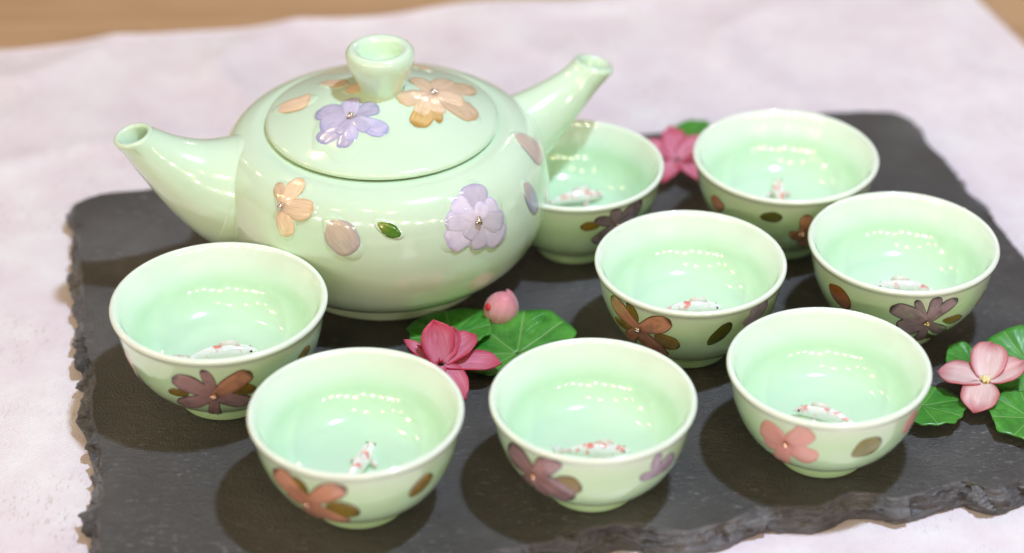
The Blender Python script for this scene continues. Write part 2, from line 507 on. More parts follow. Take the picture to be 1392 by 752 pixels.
# ------------------------------------------------------------------ slate
def slate():
    left = [(-196.5, 38.8), (-191.2, 29.9), (-188.7, 12.6), (-180.0, -21.2), (-174.5, -46.1), (-166.7, -67.1), (-163.7, -86.8), (-155.3, -111.3), (-151.3, -131.7), (-147.3, -156.2), (-142, -176), (-137, -192)]
    front = [(-128, -197), (-100, -187), (-70, -171), (-45, -161.5), (-26.4, -152.9), (-10.9, -148.6), (1.2, -141.6), (17.1, -140.0), (30.7, -142.0), (40.6, -138.5), (55.9, -130.1), (72.1, -128.4), (84.0, -121.6), (100.2, -122.9), (120.0, -115.0), (130.8, -118.4), (139.6, -112.4), (156, -107), (176, -99), (194, -92)]
    right = [(199, -85), (197, -70), (189, -46), (178, -22), (166, 4), (159.7, 19.4), (151.6, 46.5), (148.5, 57.2), (144.8, 65.6), (141.7, 79.1), (137.9, 90.5), (134.4, 102.9), (131.4, 113.6), (127.6, 123.5)]
    back = [(120.6, 128.0), (109.7, 127.8), (97.4, 126.6), (93.8, 125.2), (70, 119), (24.9, 106.3), (-20, 95), (-70, 82), (-120, 68), (-168.9, 54.4), (-182, 51.2), (-189.4, 48.7), (-194.1, 44.1)]
    ring = left + front + right + back
    closed = ring + ring[:2]
    dense = []
    m = len(ring)
    for i in range(m):
        p0, p1, p2, p3 = ring[i - 1], ring[i], ring[(i + 1) % m], ring[(i + 2) % m]
        side = 'L' if i < len(left) - 1 else 'F' if i < len(left) + len(front) - 1 else 'R' if i < len(left) + len(front) + len(right) - 1 else 'B'
        L = math.hypot(p2[0] - p1[0], p2[1] - p1[1])
        k = max(2, int(L / 0.9))
        for q in range(k):
            u = q / k
            x, y = (0.5 * (2 * b + (c - a) * u + (2 * a - 5 * b + 4 * c - d) * u * u + (3 * b - a - 3 * c + d) * u ** 3) for a, b, c, d in zip(p0, p1, p2, p3))
            dense.append((x, y, side))
    N = len(dense)
    offs = {'L': 5.2, 'F': 2.4, 'R': 3.5, 'B': 2.5}
    raw = [offs[s] for _, _, s in dense]
    sm = [sum(raw[(i + k) % N] for k in range(-10, 11)) / 21 for i in range(N)]
    rows = 18
    V = []
    for r in range(rows):
        tt = r / (rows - 1)
        for i, (x, y, s) in enumerate(dense):
            a, b = dense[(i - 2) % N], dense[(i + 2) % N]
            tx, ty = b[0] - a[0], b[1] - a[1]
            l = math.hypot(tx, ty) or 1
            nx, ny = ty / l, -tx / l                     # outward: the ring runs anticlockwise
            P = Vector((x / 7.5, y / 7.5, tt * 1.1))
            chip = noise.noise(P) * 1.5 + noise.noise(P * 2.7) * 0.5 + noise.noise(Vector((x / 1.7, y / 1.7, tt * 6))) * 0.25
            c0 = Vector((x / 9.0, y / 9.0, tt * 1.3)) - noise.voronoi(Vector((x / 9.0, y / 9.0, tt * 1.3)))[1][0]
            k0 = noise.voronoi(Vector((x / 9.0, y / 9.0, tt * 1.3)))[1][0]
            rn = noise.cell_vector(k0 * 37.0)
            facet = (rn.x - 0.5) * 1.6 + c0.dot(rn - Vector((0.5, 0.5, 0.5))) * 6.0
            q0 = Vector((x / 3.4, y / 3.4, tt * 2.6)); k1 = noise.voronoi(q0)[1][0]; r1 = noise.cell_vector(k1 * 53.0)
            facet += (q0 - k1).dot(r1 - Vector((0.5, 0.5, 0.5))) * 1.5
            lay = 0.35 * math.sin(tt * 17 + 2 * noise.noise(Vector((x / 20, y / 20, 2))))
            edge = math.sin(PI * min(1, tt * 1.15)) if tt < 0.87 else 0.35
            top = noise.noise(Vector((x / 6.0, y / 6.0, 9))) * 0.9 + noise.noise(Vector((x / 2.2, y / 2.2, 4))) * 0.35
            o = top * (1 - 0.6 * tt) + sm[i] * (1 - (1 - tt) ** 1.6) + (chip + facet + lay) * edge * (0.75 + 0.08 * sm[i])
            z = -9.2 * tt ** 1.05
            if r == 0: o -= 0.35
            if s == 'L' and tt > 0.6: o -= 3.0 * (tt - 0.6) / 0.4
            if r == 1: z = -0.25; o = top * 0.96 + 0.1
            V.append(((x + nx * o) * MM, (y + ny * o) * MM, z * MM))
    F = grid_faces(N, rows, closed=True)
    me = bpy.data.meshes.new('slate_board')
    bm = bmesh.new()
    vs = [bm.verts.new(v) for v in V]
    for f in F:
        bm.faces.new([vs[k] for k in reversed(f)]).smooth = False
    topf = bm.faces.new(vs[:N])
    botf = bm.faces.new(list(reversed(vs[(rows - 1) * N:])))
    bmesh.ops.triangulate(bm, faces=[topf, botf])
    bmesh.ops.recalc_face_normals(bm, faces=bm.faces[:])
    bm.to_mesh(me); bm.free()
    for pgn in me.polygons:
        if pgn.normal.z < 0.97 and pgn.vertices[0] >= N * 2 - 1: pgn.material_index = 1
    me.materials.append(M_SLATE); me.materials.append(M_CLEFT)
    return me
tag(link('slate_board', slate()), 'dark grey slate board with rough chipped edges carrying the whole tea set', 'slate board')

# ------------------------------------------------------------------ turned pots
def lathe(name, P, mat, seg=128, cap0=False, wob=0.0):
    """turn a profile of (r, z) metres; uv y = place along it"""
    L = [0.0]
    for a, b in zip(P, P[1:]): L.append(L[-1] + math.hypot(b[0] - a[0], b[1] - a[1]))
    V, UV, F = [], [], []
    for (r, z), l in zip(P, L):
        for i in range(seg):
            an = 2 * PI * i / seg
            k = 1 + wob * noise.noise(Vector((math.cos(an), math.sin(an), z * 20)))
            V.append((r * k * math.cos(an), r * k * math.sin(an), z)); UV.append((i / seg, l / L[-1]))
    F = grid_faces(seg, len(P), closed=True)
    if P[-1][0] < 1e-6:                                 # close on the axis
        V = V[:-seg]; UV = UV[:-seg]
        F = grid_faces(seg, len(P) - 1, closed=True)
        V.append((0, 0, P[-1][1])); UV.append((0, 1.0))
        b = (len(P) - 2) * seg; t_ = len(V) - 1
        F += [(b + i, b + (i + 1) % seg, t_) for i in range(seg)]
    if cap0:
        F.append(tuple(reversed(range(seg))))
    return mesh(name, V, F, mat, UV)

cup_out = Prof(CUP_OUT, 6)
pot_out = Prof(POT_BODY, 6)
lid_out = Prof(LID_TOP, 6)
mmp = lambda P: [(max(r, 0.0) * MM, z * MM) for r, z in P]
CUP_P = catmull([(0.01, 1.4), (8, 1.4), (12.6, 1.2), (13.3, .2)] + CUP_OUT + CUP_RIM + CUP_IN, 5)
ME_BOWL = lathe('bowl', list(reversed([]))+mmp(CUP_P), M_CUP, 128, wob=0.004)

# surface placers: (u, v, lift) in mm round a chosen point -> metres
def on_prof(prof, az, s0):
    def f(u, v, lift):
        r, z, dr, dz = prof.at(s0 + v)
        l = math.hypot(dr, dz) or 1
        a = az + u / max(r, 3.0)
        rr = r + lift * dz / l
        return Vector((rr * math.cos(a), rr * math.sin(a), z - lift * dr / l)) * MM
    return f
_lid_r = [p for p in lid_out.p if p[1] > 60.9]
def lid_z(r):
    for a, b in zip(_lid_r, _lid_r[1:]):
        if b[0] <= r <= a[0]:
            k = (a[0] - r) / ((a[0] - b[0]) or 1e-9)
            return a[1] + (b[1] - a[1]) * k
    return _lid_r[0][1] if r > _lid_r[0][0] else 72.0
def on_lid(cx, cy):
    def f(u, v, lift):
        x, y = cx + u, cy + v
        return Vector((x, y, lid_z(math.hypot(x, y)) + lift)) * MM
    return f

def petal_mesh(name, place, u0, v0, u1, v1, w, base, mat, kind, seed):
    rnd = random.Random(seed)
    L = math.hypot(u1 - u0, v1 - v0) or 1
    dx, dy = (u1 - u0) / L, (v1 - v0) / L
    na, nt = 9, 12
    V, UV, F = [], [], []
    bend = rnd.uniform(-0.06, 0.06) * L
    leafy = kind.startswith('olive') or kind in ('green', 'ochre', 'beige', 'bluepetal')
    for j in range(nt):
        tt = j / (nt - 1)
        if leafy:
            hw = max(0.03, math.sin(PI * (0.02 + 0.96 * tt)) ** (0.62 if kind != 'green' else 0.9))
        else:
            hw = max(0.14, (0.10 + 0.90 * tt) ** 0.50 * max(0.0, 1 - tt ** 3.0) ** 0.5 / 0.74)
        hw *= w / 2 * (1.16 if not leafy else 1.12) * (1 + 0.05 * math.sin(tt * 9 + seed))
        for i in range(na):
            x = i / (na - 1) * 2 - 1
            ln = L * (1 - (1 - tt) ** 1.15)
            off = x * hw + bend * math.sin(PI * tt)
            u = u0 + dx * ln - dy * off
            v = v0 + dy * ln + dx * off
            dome = (1 - x * x) ** 0.5 * (0.11 * math.sin(PI * min(0.97, 0.12 + 0.85 * tt)) ** 0.5)
            dome -= 0.10 * math.exp(-(x / 0.16) ** 2) * (not leafy or kind == 'green')
            edge = -0.16 if (i in (0, na - 1) or j in (0, nt - 1)) else 0.0
            V.append(place(u, v, base + dome * 0.9 + edge)); UV.append(((x + 1) / 2, tt))
    F = grid_faces(na, nt)
    return mesh(name, V, F, mat, UV)

def bead_mesh(name, place, u, v, r, base, mat):
    rnd = random.Random(int(u * 100) + int(v * 10) + 5)
    bm = bmesh.new()
    c = place(u, v, base)
    n = (place(u, v, base + 1) - c).normalized()
    for k in range(6):
        a = k * 1.05 + rnd.random()
        o = Vector((math.cos(a), math.sin(a), 0)).cross(n).normalized() * r * (0.0 if k == 0 else rnd.uniform(0.5, 0.85))
        rr = r * (0.85 if k == 0 else rnd.uniform(0.35, 0.55))
        geo = bmesh.ops.create_icosphere(bm, subdivisions=2, radius=rr * MM)
        for vv in geo['verts']: vv.co += c + o * MM + n * 0.15 * MM
    me = bpy.data.meshes.new(name); bm.to_mesh(me); bm.free()
    me.polygons.foreach_set('use_smooth', [True] * len(me.polygons))
    me.materials.append(mat)
    return me

def patch_mesh(name, place, petals, mat, grow, high, sag=0.0):
    """low dome of pooled glaze round a pressed flower"""
    cu = sum((p[1] + p[3]) / 2 for p in petals) / len(petals)
    cv = sum((p[2] + p[4]) / 2 for p in petals) / len(petals)
    seg, rings = 56, 8
    rad = []
    for i in range(seg):
        a = 2 * PI * i / seg
        best = 1.5
        for k, u0, v0, u1, v1, w, lay in petals:
            for tt in (0.0, 0.25, 0.5, 0.75, 0.95):
                hw = w / 2 * (0.5 + 0.5 * math.sin(PI * tt))
                px, py = u0 + (u1 - u0) * tt - cu, v0 + (v1 - v0) * tt - cv
                d = px * math.cos(a) + py * math.sin(a)
                c = abs(-px * math.sin(a) + py * math.cos(a))
                if d > 0 and c < hw * 1.6: best = max(best, d + math.sqrt(max(0, hw * hw - c * c)) * 0.9)
        rad.append(best + grow + sag * max(0, -math.sin(a)) ** 3)
    for _ in range(3): rad = [(rad[i - 1] + 2 * rad[i] + rad[(i + 1) % seg]) / 4 for i in range(seg)]
    V = [place(cu, cv, high)]
    for r in range(1, rings + 1):
        f = r / rings
        for i in range(seg):
            a = 2 * PI * i / seg
            q = rad[i] * f
            h = high * (1 - max(0, (f - 0.72) / 0.28) ** 2.2) - (0.06 if r == rings else 0)
            V.append(place(cu + q * math.cos(a), cv + q * math.sin(a), h))
    F = [(0, 1 + i, 1 + (i + 1) % seg) for i in range(seg)]
    F += [(1 + (r - 1) * seg + i, 1 + r * seg + i, 1 + r * seg + (i + 1) % seg, 1 + (r - 1) * seg + (i + 1) % seg) for r in range(1, rings) for i in range(seg)]
    return mesh(name, V, F, mat, [(0, 0)] * len(V))

# pressed flowers: pot, bead, place on the pot, [(kind, root u, v, tip u, v, width, layer)] in millimetres along the surface
DECALS = [
    ('A', 'copper', (-1.492, 27.5), [('olive', -7.8, -0.7, -14.9, -1.4, 4.6, 0), ('olive', 5.5, 0.7, 12.5, 0.0, 5.7, 0), ('mauve', 0, 0, -12.5, 6.3, 7.9, 2), ('mauve', 0, 0, -2.8, 11.1, 3.8, 1), ('brown', 0, 0, 11.3, 8.3, 7.4, 2), ('mauve', 0, 0, 9.7, -8.0, 8.4, 1), ('mauve', 0, 0, -1.6, -24.7, 4.3, 2), ('mauve', 0, 0, -11.9, -9.5, 7.5, 1)]),
    ('A', None, (-0.506, 33.0), [('olive', -3.0, -0.9, 3.8, 0.2, 4.4, 0)]),
    ('A', None, (-2.478, 30.4), [('beige', -1.7, -7.1, -1.6, 4.6, 5.1, 0), ('purple', -3.3, -5.4, 0.2, -9.2, 5.6, 1)]),
    ('B', 'copper', (-1.981, 27.0), [('olive', 5.7, 0.9, 15.2, -3.1, 10.1, 0), ('olive', -0.8, 2.4, -3.3, 10.4, 5.9, 0), ('brown', 0, 0, -12.1, 8.5, 11.4, 1), ('brown', 0, 0, 13.1, 10.4, 7.3, 2), ('brown', 0, 0, 9.1, -11.2, 10.4, 1), ('brown', 0, 0, -8.6, 0.5, 7.9, 0), ('brown', 0, 0, -1.0, -12.9, 5.8, 2)]),
    ('B', None, (-0.812, 30.6), [('olive', -3.4, -3.7, 4.3, 2.6, 8.2, 0)]),
    ('C', 'copper', (-2.19, 29.2), [('olive', 6.6, 0.7, 15.8, -0.7, 9.1, 0), ('olive', -3.5, 2.4, -11.0, -0.7, 5.0, 0), ('mauve', 0, 0, -11.1, 7.1, 13.3, 1), ('mauve', 0, 0, 9.8, 11.4, 7.1, 2), ('mauve', 0, 0, 11.5, -7.7, 13.6, 2), ('mauve', 0, 0, -0.8, -14.6, 5.7, 1), ('mauve', 0, 0, -9.6, -10.0, 4.5, 0)]),
    ('C', None, (-0.855, 32.0), [('lavender', 2.1, -3.4, -6.5, -0.7, 4.1, 0), ('lavender', -0.3, -1.7, 7.9, 1.0, 7.8, 1), ('lavender', -1.3, -1.9, -0.6, 7.1, 4.2, 1)]),
    ('D', 'copper', (-2.068, 29.9), [('pink', 0, 0, -9.8, 2.9, 11.3, 1), ('pink', 0, 0, 7.6, 9.4, 8.1, 2), ('pink', 0, 0, 9.5, -5.4, 10.4, 1), ('pink', 0, 0, -4.8, -16.3, 6.2, 2), ('pink', 0, 0, -8.5, -6.1, 6.4, 0)]),
    ('D', None, (-1.23, 30.8), [('olivelight', -4.1, -3.9, 4.9, 2.6, 9.9, 0)]),
    ('D', None, (-0.672, 34.2), [('pink', -1.6, -4.6, 3.0, 2.9, 7.6, 0)]),
    ('E', 'silver', (-2.182, 29.9), [('olive', -0.5, 2.4, -3.7, 10.7, 4.7, 0), ('olive', -2.9, -2.0, -12.4, -2.7, 5.1, 0), ('olive', 5.8, -0.5, 13.9, -4.9, 9.0, 0), ('brown', 0, 0, -13.1, 7.5, 8.6, 1), ('brown', 0, 0, 12.0, 8.3, 7.5, 2), ('brown', 0, 0, 6.3, -13.4, 9.6, 2), ('brown', 0, 0, -7.9, -13.8, 5.5, 1)]),
    ('E', None, (-1.274, 31.8), [('olivedark', -3.1, -5.4, 3.9, 4.4, 6.1, 0)]),
    ('E', None, (-0.82, 35.9), [('lavender', -5.2, -2.9, 5.6, 2.7, 7.5, 0), ('lavender', -2.2, -2.0, 0.0, 4.8, 4.1, 1)]),
    ('F', 'gold', (-1.37, 27.7), [('olive', 6.0, -0.3, 15.3, -3.2, 5.2, 0), ('olivedark', 1.0, -6.6, 11.5, -27.0, 4.3, 0), ('purple', 0, 0, -13.2, 7.3, 7.4, 2), ('purple', 0, 0, -5.3, 11.1, 3.1, 1), ('purple', 0, 0, 2.0, 12.2, 4.8, 1), ('purple', 0, 0, 10.0, 9.2, 5.8, 2), ('purple', 0, 0, 9.5, -10.0, 5.1, 1), ('purple', 0, 0, -9.8, -3.4, 10.8, 1), ('purple', 0, 0, 3.2, -24.8, 4.8, 2)]),
    ('F', None, (-2.426, 31.6), [('ochre', -4.6, 2.6, 4.5, -3.4, 9.5, 0)]),
    ('F', None, (-0.559, 29.2), [('ochre', -1.0, -3.7, 4.8, 1.2, 5.2, 0)]),
    ('G', None, (-1.789, 34.3), [('olivedark', -3.8, -0.9, 4.1, 0.5, 5.1, 0)]),
    ('G', 'copper', (-1.414, 27.0), [('brown', 0, 0, 0.8, 9.0, 4.8, 1), ('brown', 0, 0, -3.5, -2.7, 6.8, 1), ('brown', 0, 0, 4.0, 2.2, 7.3, 1), ('brown', 0, 0, 1.6, -9.2, 4.6, 2)]),
    ('G', None, (-2.522, 32.0), [('brown', -1.9, 1.9, 2.9, -2.6, 8.5, 0)]),
    ('H', 'copper', (-1.038, 31.8), [('olive', -6.5, 1.7, -14.1, 1.4, 4.8, 0), ('purple', 0, 0, 10.9, 7.3, 8.5, 1), ('purple', 0, 0, -2.3, 8.8, 4.7, 2), ('purple', 0, 0, -9.1, 4.6, 4.8, 1), ('purple', 0, 0, -7.7, -8.0, 8.1, 2), ('purple', 0, 0, 2.9, -14.6, 5.1, 1), ('purple', 0, 0, 9.1, -1.4, 6.0, 2)]),
    ('lid', 'silver', (-8.9, -16.4), [('lilac', 0, 0, -12.5, 6.4, 7.7, 0), ('lilac', 0, 0, -10.4, -3.3, 9.6, 1), ('lilac', 0, 0, -10.0, -9.7, 8.0, 0), ('lilac', 0, 0, -2.0, -13.6, 6.1, 0), ('lilac', 0, 0, -1.0, 10.3, 6.1, 2), ('lilac', 0, 0, 8.9, 5.3, 6.6, 1), ('lilac', 0, 0, 13.0, -7.2, 6.6, 1), ('lilac', 0, 0, 1.3, -11.0, 4.6, 1), ('lilac', 0, 0, -3.7, -7.7, 4.0, 2), ('lilac', 0, 0, 6.9, -6.8, 4.4, 2)]),
    ('lid', 'silver', (18.0, 1.1), [('orange', 0, 0, -11.1, -9.2, 7.6, 1), ('orange', 0, 0, -7.4, 11.6, 6.7, 1), ('orange', 0, 0, 12.3, 17.9, 7.9, 0), ('orange', 0, 0, 5.0, 17.6, 6.0, 1), ('orange', 0, 0, 15.2, -7.6, 9.9, 1), ('orange', 0, 0, 10.9, 0.9, 9.5, 2), ('amber', 0, 0, -4.4, -20.1, 7.3, 0), ('orange', 0, 0, -3.5, -14.4, 5.6, 1), ('orange', 0, 0, 3.0, -11.4, 5.2, 2), ('amber', 0, 0, 2.9, -15.8, 4.0, 0)]),
    ('lid', None, (-17.7, 9.4), [('orange', -4.9, 3.1, 4.8, -4.1, 5.8, 0)]),
    ('lid', None, (-9.5, 0.7), [('orange', -2.9, 2.0, 2.8, -1.1, 6.8, 0)]),
    ('lid', None, (10.8, 32.4), [('orange', -4.1, 2.4, 4.1, -4.9, 4.2, 0)]),
    ('lid', None, (-30.8, 0.5), [('orange', -5.5, 0.1, 6.3, -0.3, 10.0, 0)]),
    ('body', 'silver', (-2.138, 61.7), [('orange', 0, 0, -5.2, 7.0, 4.0, 0), ('orange', 0, 0, 1.6, 11.7, 5.8, 1), ('orange', 0, 0, 11.7, 2.3, 6.7, 1), ('orange', 0, 0, 4.0, -9.3, 6.5, 0)]),
    ('body', None, (-1.702, 57.0), [('beige', -5.8, 4.3, 3.0, -6.0, 10.3, 0)]),
    ('body', None, (-1.449, 58.7), [('green', -3.8, 3.0, 4.0, -1.7, 4.2, 0)]),
    ('body', 'silver', (-0.899, 56.7), [('lavlight', 0, 0, 3.1, 12.0, 9.1, 0), ('lavlight', 0, 0, -6.4, 9.0, 7.9, 0), ('lavlight', 0, 0, -11.7, 2.3, 7.6, 1), ('lavlight', 0, 0, -12.1, -5.7, 9.6, 0), ('lavlight', 0, 0, -5.0, -5.3, 5.8, 2), ('lavlight', 0, 0, 0.0, -10.7, 6.3, 1), ('lavlight', 0, 0, 9.7, -11.0, 8.7, 0), ('lavlight', 0, 0, 10.6, -5.0, 7.5, 1), ('lavlight', 0, 0, 9.3, 2.7, 8.3, 0), ('lavlight', 0, 0, 4.3, 4.7, 5.6, 2), ('lavlight', 0, 0, -4.8, 4.3, 4.4, 2)]),
    ('body', None, (-0.384, 53.3), [('bluepetal', -3.9, 6.3, 1.5, -7.3, 6.3, 0)]),
    ('body', None, (-0.183, 66.0), [('beige', 2.0, 6.3, 4.4, -8.3, 9.8, 0)]),
]


_seed = [0]
def decorate(surf, parent, maker, sub):
    """pressed petals, leaves and beads of one pot; sub: parent is already a part, so everything goes one level down"""
    on_pot = surf in ('lid', 'body')
    for s, bead, c, petals in DECALS:
        if s != surf: continue
        place = maker(*c)
        lift = 0.10
        host = parent
        if on_pot:
            g = 1.3 if bead else 0.9
            high = 0.55 if bead else 0.38
            pm = patch_mesh('glaze_patch', place, petals, M_POT, g, high, 4.5 if (surf == 'lid' and petals[0][0] == 'lilac') else 0.0)
            link('glaze_patch', pm, parent)
            lift = high + 0.02
        if bead and not sub:
            rr = 1.2
            V = [place(0, 0, lift + 0.2)] + [place(rr * math.cos(k * PI / 8), rr * math.sin(k * PI / 8), lift + 0.1) for k in range(16)]
            host = link('flower', mesh('flower', V, [(0, 1 + k, 1 + (k + 1) % 16) for k in range(16)], PM[petals[-1][0]], [(0.5, 0.2)] * 17), parent)
        for kind, u0, v0, u1, v1, w, lay in petals:
            _seed[0] += 1
            leafy = kind.startswith('olive') or kind in ('green', 'ochre')
            nm = 'pressed_leaf' if leafy else 'petal'
            if not on_pot: w *= 0.88
            me = petal_mesh(nm, place, u0, v0, u1, v1, w, lift + 0.05 + 0.09 * lay, PM[kind], kind, _seed[0])
            link(nm, me, host)
        if bead:
            link('bead', bead_mesh('bead', place, 0, 0, 1.35 if on_pot else 1.15, lift + 0.75, BEAD[bead]), host)

# ------------------------------------------------------------------ koi
def koi_meshes(arch, bend):
    n, m = 22, 14
    L = 23.0
    def spine(tt):
        x = -L / 2 + L * tt
        y = bend * math.sin(PI * tt) * 1.0 + bend * 0.5 * (1 - tt) ** 2
        z = 2.9 + arch * math.sin(PI * tt)
        return Vector((x, y, z))
    V = []
    for j in range(n):
        tt = j / (n - 1)
        c = spine(tt)
        h = 0.35 + 3.5 * (math.sin(PI * min(1, tt ** 0.85)) ** 0.75) * (0.45 + 0.62 * tt) * (1 - 0.15 * tt)
        w = 0.25 + 3.3 * (math.sin(PI * min(1, tt ** 0.9)) ** 0.7) * (0.30 + 0.80 * tt) * (1 - 0.12 * tt)
        if j in (0, n - 1): h, w = 0.3, 0.3
        d = (spine(min(1, tt + .02)) - spine(max(0, tt - .02))).normalized()
        side = Vector((0, 0, 1)).cross(d).normalized()
        upv = d.cross(side)
        for i in range(m):
            a = 2 * PI * i / m
            V.append((c + side * w * math.cos(a) + upv * h * math.sin(a)) * MM)
    F = grid_faces(m, n, closed=True) + [tuple(reversed(range(m))), tuple(range((n - 1) * m, n * m))]
    body = mesh('koi', V, F, M_KOI)
    def fin(name, pts, thick, upd):
        """a fin from its outline, with real thickness"""
        k = len(pts)
        a = [p + upd * thick / 2 for p in pts]; b = [p - upd * thick / 2 for p in pts]
        bm = bmesh.new()
        va = [bm.verts.new(p * MM) for p in a]; vb = [bm.verts.new(p * MM) for p in b]
        bm.faces.new(va); bm.faces.new(list(reversed(vb)))
        for i in range(k): bm.faces.new((va[i], vb[i], vb[(i + 1) % k], va[(i + 1) % k]))
        bmesh.ops.bevel(bm, geom=[e for e in bm.edges], offset=thick * 0.25 * MM, segments=2, affect='EDGES')
        bmesh.ops.recalc_face_normals(bm, faces=bm.faces[:])
        me = bpy.data.meshes.new(name); bm.to_mesh(me); bm.free()
        me.polygons.foreach_set('use_smooth', [True] * len(me.polygons))
        me.materials.append(M_FIN)
        return me
    t0 = spine(0.0); t1 = spine(0.08)
    d = (t0 - t1).normalized(); sd = Vector((0, 0, 1)).cross(d).normalized(); zz = Vector((0, 0, 1))
    tail = fin('tail_fin', [t1 + zz * .5, t0 + d * 2 + zz * 2.0, t0 + d * 4.6 + zz * 3.6, t0 + d * 3.4 + zz * 0.8, t0 + d * 4.4 - zz * 1.9, t0 + d * 2 - zz * 1.4, t1 - zz * .5], 0.8, sd)
    dors = fin('dorsal_fin', [spine(.42) + zz * 1.9, spine(.46) + zz * 3.6, spine(.54) + zz * 4.1, spine(.64) + zz * 4.4, spine(.72) + zz * 3.9, spine(.76) + zz * 2.3], 0.7, Vector((0, 1, 0)))
    pecs = []
    for s in (1, -1):
        b = spine(.70) + Vector((0, s * 1.6, -1.3))
        pecs.append(fin('pectoral_fin', [b, b + Vector((-1.2, s * 2.6, -0.7)), b + Vector((-3.0, s * 3.4, -1.1)), b + Vector((-3.0, s * 1.6, -0.9)), b + Vector((-1.7, s * 0.2, -0.3))], 0.6, zz))
    eyes = []
    for s in (1, -1):
        bm = bmesh.new()
        bmesh.ops.create_icosphere(bm, subdivisions=2, radius=0.42 * MM)
        c = (spine(.90) + Vector((0, s * 1.42, 0.75))) * MM
        for vv in bm.verts: vv.co += c
        me = bpy.data.meshes.new('eye'); bm.to_mesh(me); bm.free(); me.materials.append(M_EYE)
        eyes.append(me)
    return body, [('tail_fin', tail), ('dorsal_fin', dors)] + [('pectoral_fin', p_) for p_ in pecs] + [('eye', e) for e in eyes]

KOI = {0: koi_meshes(0.6, 1.2), 1: koi_meshes(2.4, -2.2), 2: koi_meshes(0.8, -1.6)}
def add_koi(cup, kind, x, y, heading, lift, sc=0.94):
    body, parts = KOI[kind]
    k = link('koi', body, cup)
    k.location = (x * MM, y * MM, (14.2 + lift) * MM)
    k.rotation_euler = (0, 0, R(heading))
    k.scale = (sc, sc, sc)
    for nm, me in parts: link(nm, me, k)

# ------------------------------------------------------------------ teacups
GROUP = 'pale green koi teacups on the slate board'
CUPS = {
    'A': ((-0.1206, -0.0764), 1.060, 'teacup with a mauve and brown flower standing by the teapot handle', (0, 0.5, -4.0, 16, 0.2)),
    'B': ((-0.0707, -0.1310), 0.997, 'teacup with a brown flower and a koi pointing nose up inside, nearest the slate corner', (2, 0.0, -2.5, 70, 0.2)),
    'C': ((0.0014, -0.1209), 0.971, 'teacup with an arched koi inside and mauve flowers outside, by the large leaf', (1, 1.5, -4.2, 0, 0.2)),
    'D': ((0.0755, -0.1012), 0.980, 'teacup with a soft pink flower and one light olive leaf on its side', (2, -0.5, -5.0, 155, 0.2)),
    'E': ((0.0334, -0.0426), 0.985, 'teacup with long petalled brown flower and dark leaf, in the middle of the cups', (0, 1.2, -3.8, 10, 0.2)),
    'F': ((0.1069, -0.0278), 0.993, 'teacup with a dark purple flower with gold bead beside the slate edge', (2, 1.8, -3.6, 170, 0.2)),
    'G': ((0.0700, 0.0279), 1.025, 'teacup with a small dark leaf outside, at the back next to the rose pink blossom', (0, 0.0, 3.0, 95, 0.2)),
    'H': ((-0.0068, 0.0211), 0.979, 'green teacup half hidden behind the teapot spout with a purple flower', (0, 1.0, 4.0, 20, 0.2)),
}
for key, ((x, y), sc, label, koi) in CUPS.items():
    cup = empty('teacup', (x, y, 0.0001), 0, sc)
    tag(cup, label, 'teacup', GROUP)
    link('bowl', ME_BOWL, cup).rotation_euler = (0, 0, random.uniform(0, 6.28))
    decorate(key, cup, lambda az, s0: on_prof(cup_out, az, s0), False)
    add_koi(cup, *koi)

# ------------------------------------------------------------------ teapot
pot = empty('teapot', (-0.0742, 0.0048, 0.0001))
tag(pot, 'round pale green teapot with pressed flowers, a hollow side handle and a spout', 'teapot')
POT_IN = [(38.6, 57.9), (40.5, 56.8), (44.5, 55.8), (50, 52.5), (54, 46), (55.5, 36), (53.5, 24), (46, 12), (30, 6.5), (0, 6)]
pp = catmull([(0.01, 1.6), (24, 1.6), (33.5, 1.4), (35.2, .2)] + POT_BODY + POT_IN, 6)
link('body', lathe('body', mmp(pp), M_POT, 160, wob=0.003), pot)
decorate('body', pot, lambda az, s0: on_prof(pot_out, az, s0), False)

lid_p = catmull([(0.01, 58.4), (20, 58.2), (36.0, 58.2)] + LID_TOP, 6)
lid = link('lid', lathe('lid', mmp(lid_p), M_POT, 160), pot)
knob_p = catmull([(9.0, 70.6), (7.8, 71.6), (7.6, 73.2), (8.7, 76.0), (10.3, 79.5), (11.5, 82.6), (11.9, 84.9), (11.6, 86.8), (10.4, 88.0), (8.9, 88.1), (7.6, 87.3), (6.9, 85.2), (6.0, 81.5), (3.0, 79.6), (0, 79.2)], 6)
link('knob', lathe('knob', mmp(knob_p), M_POT, 96, wob=0.01), lid)
decorate('lid', lid, on_lid, True)

def tube(name, stations, mat, seg=56):
    """rings along a path: (centre, ring normal, radius across, radius up) in mm; the last ring is the mouth, then it turns in"""
    V = []
    for c, nrm, ra, rb in stations:
        nrm = nrm.normalized()
        sd = Vector((0, 0, 1)).cross(Vector((nrm.x, nrm.y, 0))).normalized()
        upv = nrm.cross(sd)
        for i in range(seg):
            a = 2 * PI * i / seg
            V.append((c + sd * ra * math.cos(a) + upv * rb * math.sin(a)) * MM)
    F = grid_faces(seg, len(stations), closed=True)
    return mesh(name, V, F, mat, [(0, 0.2)] * len(V))

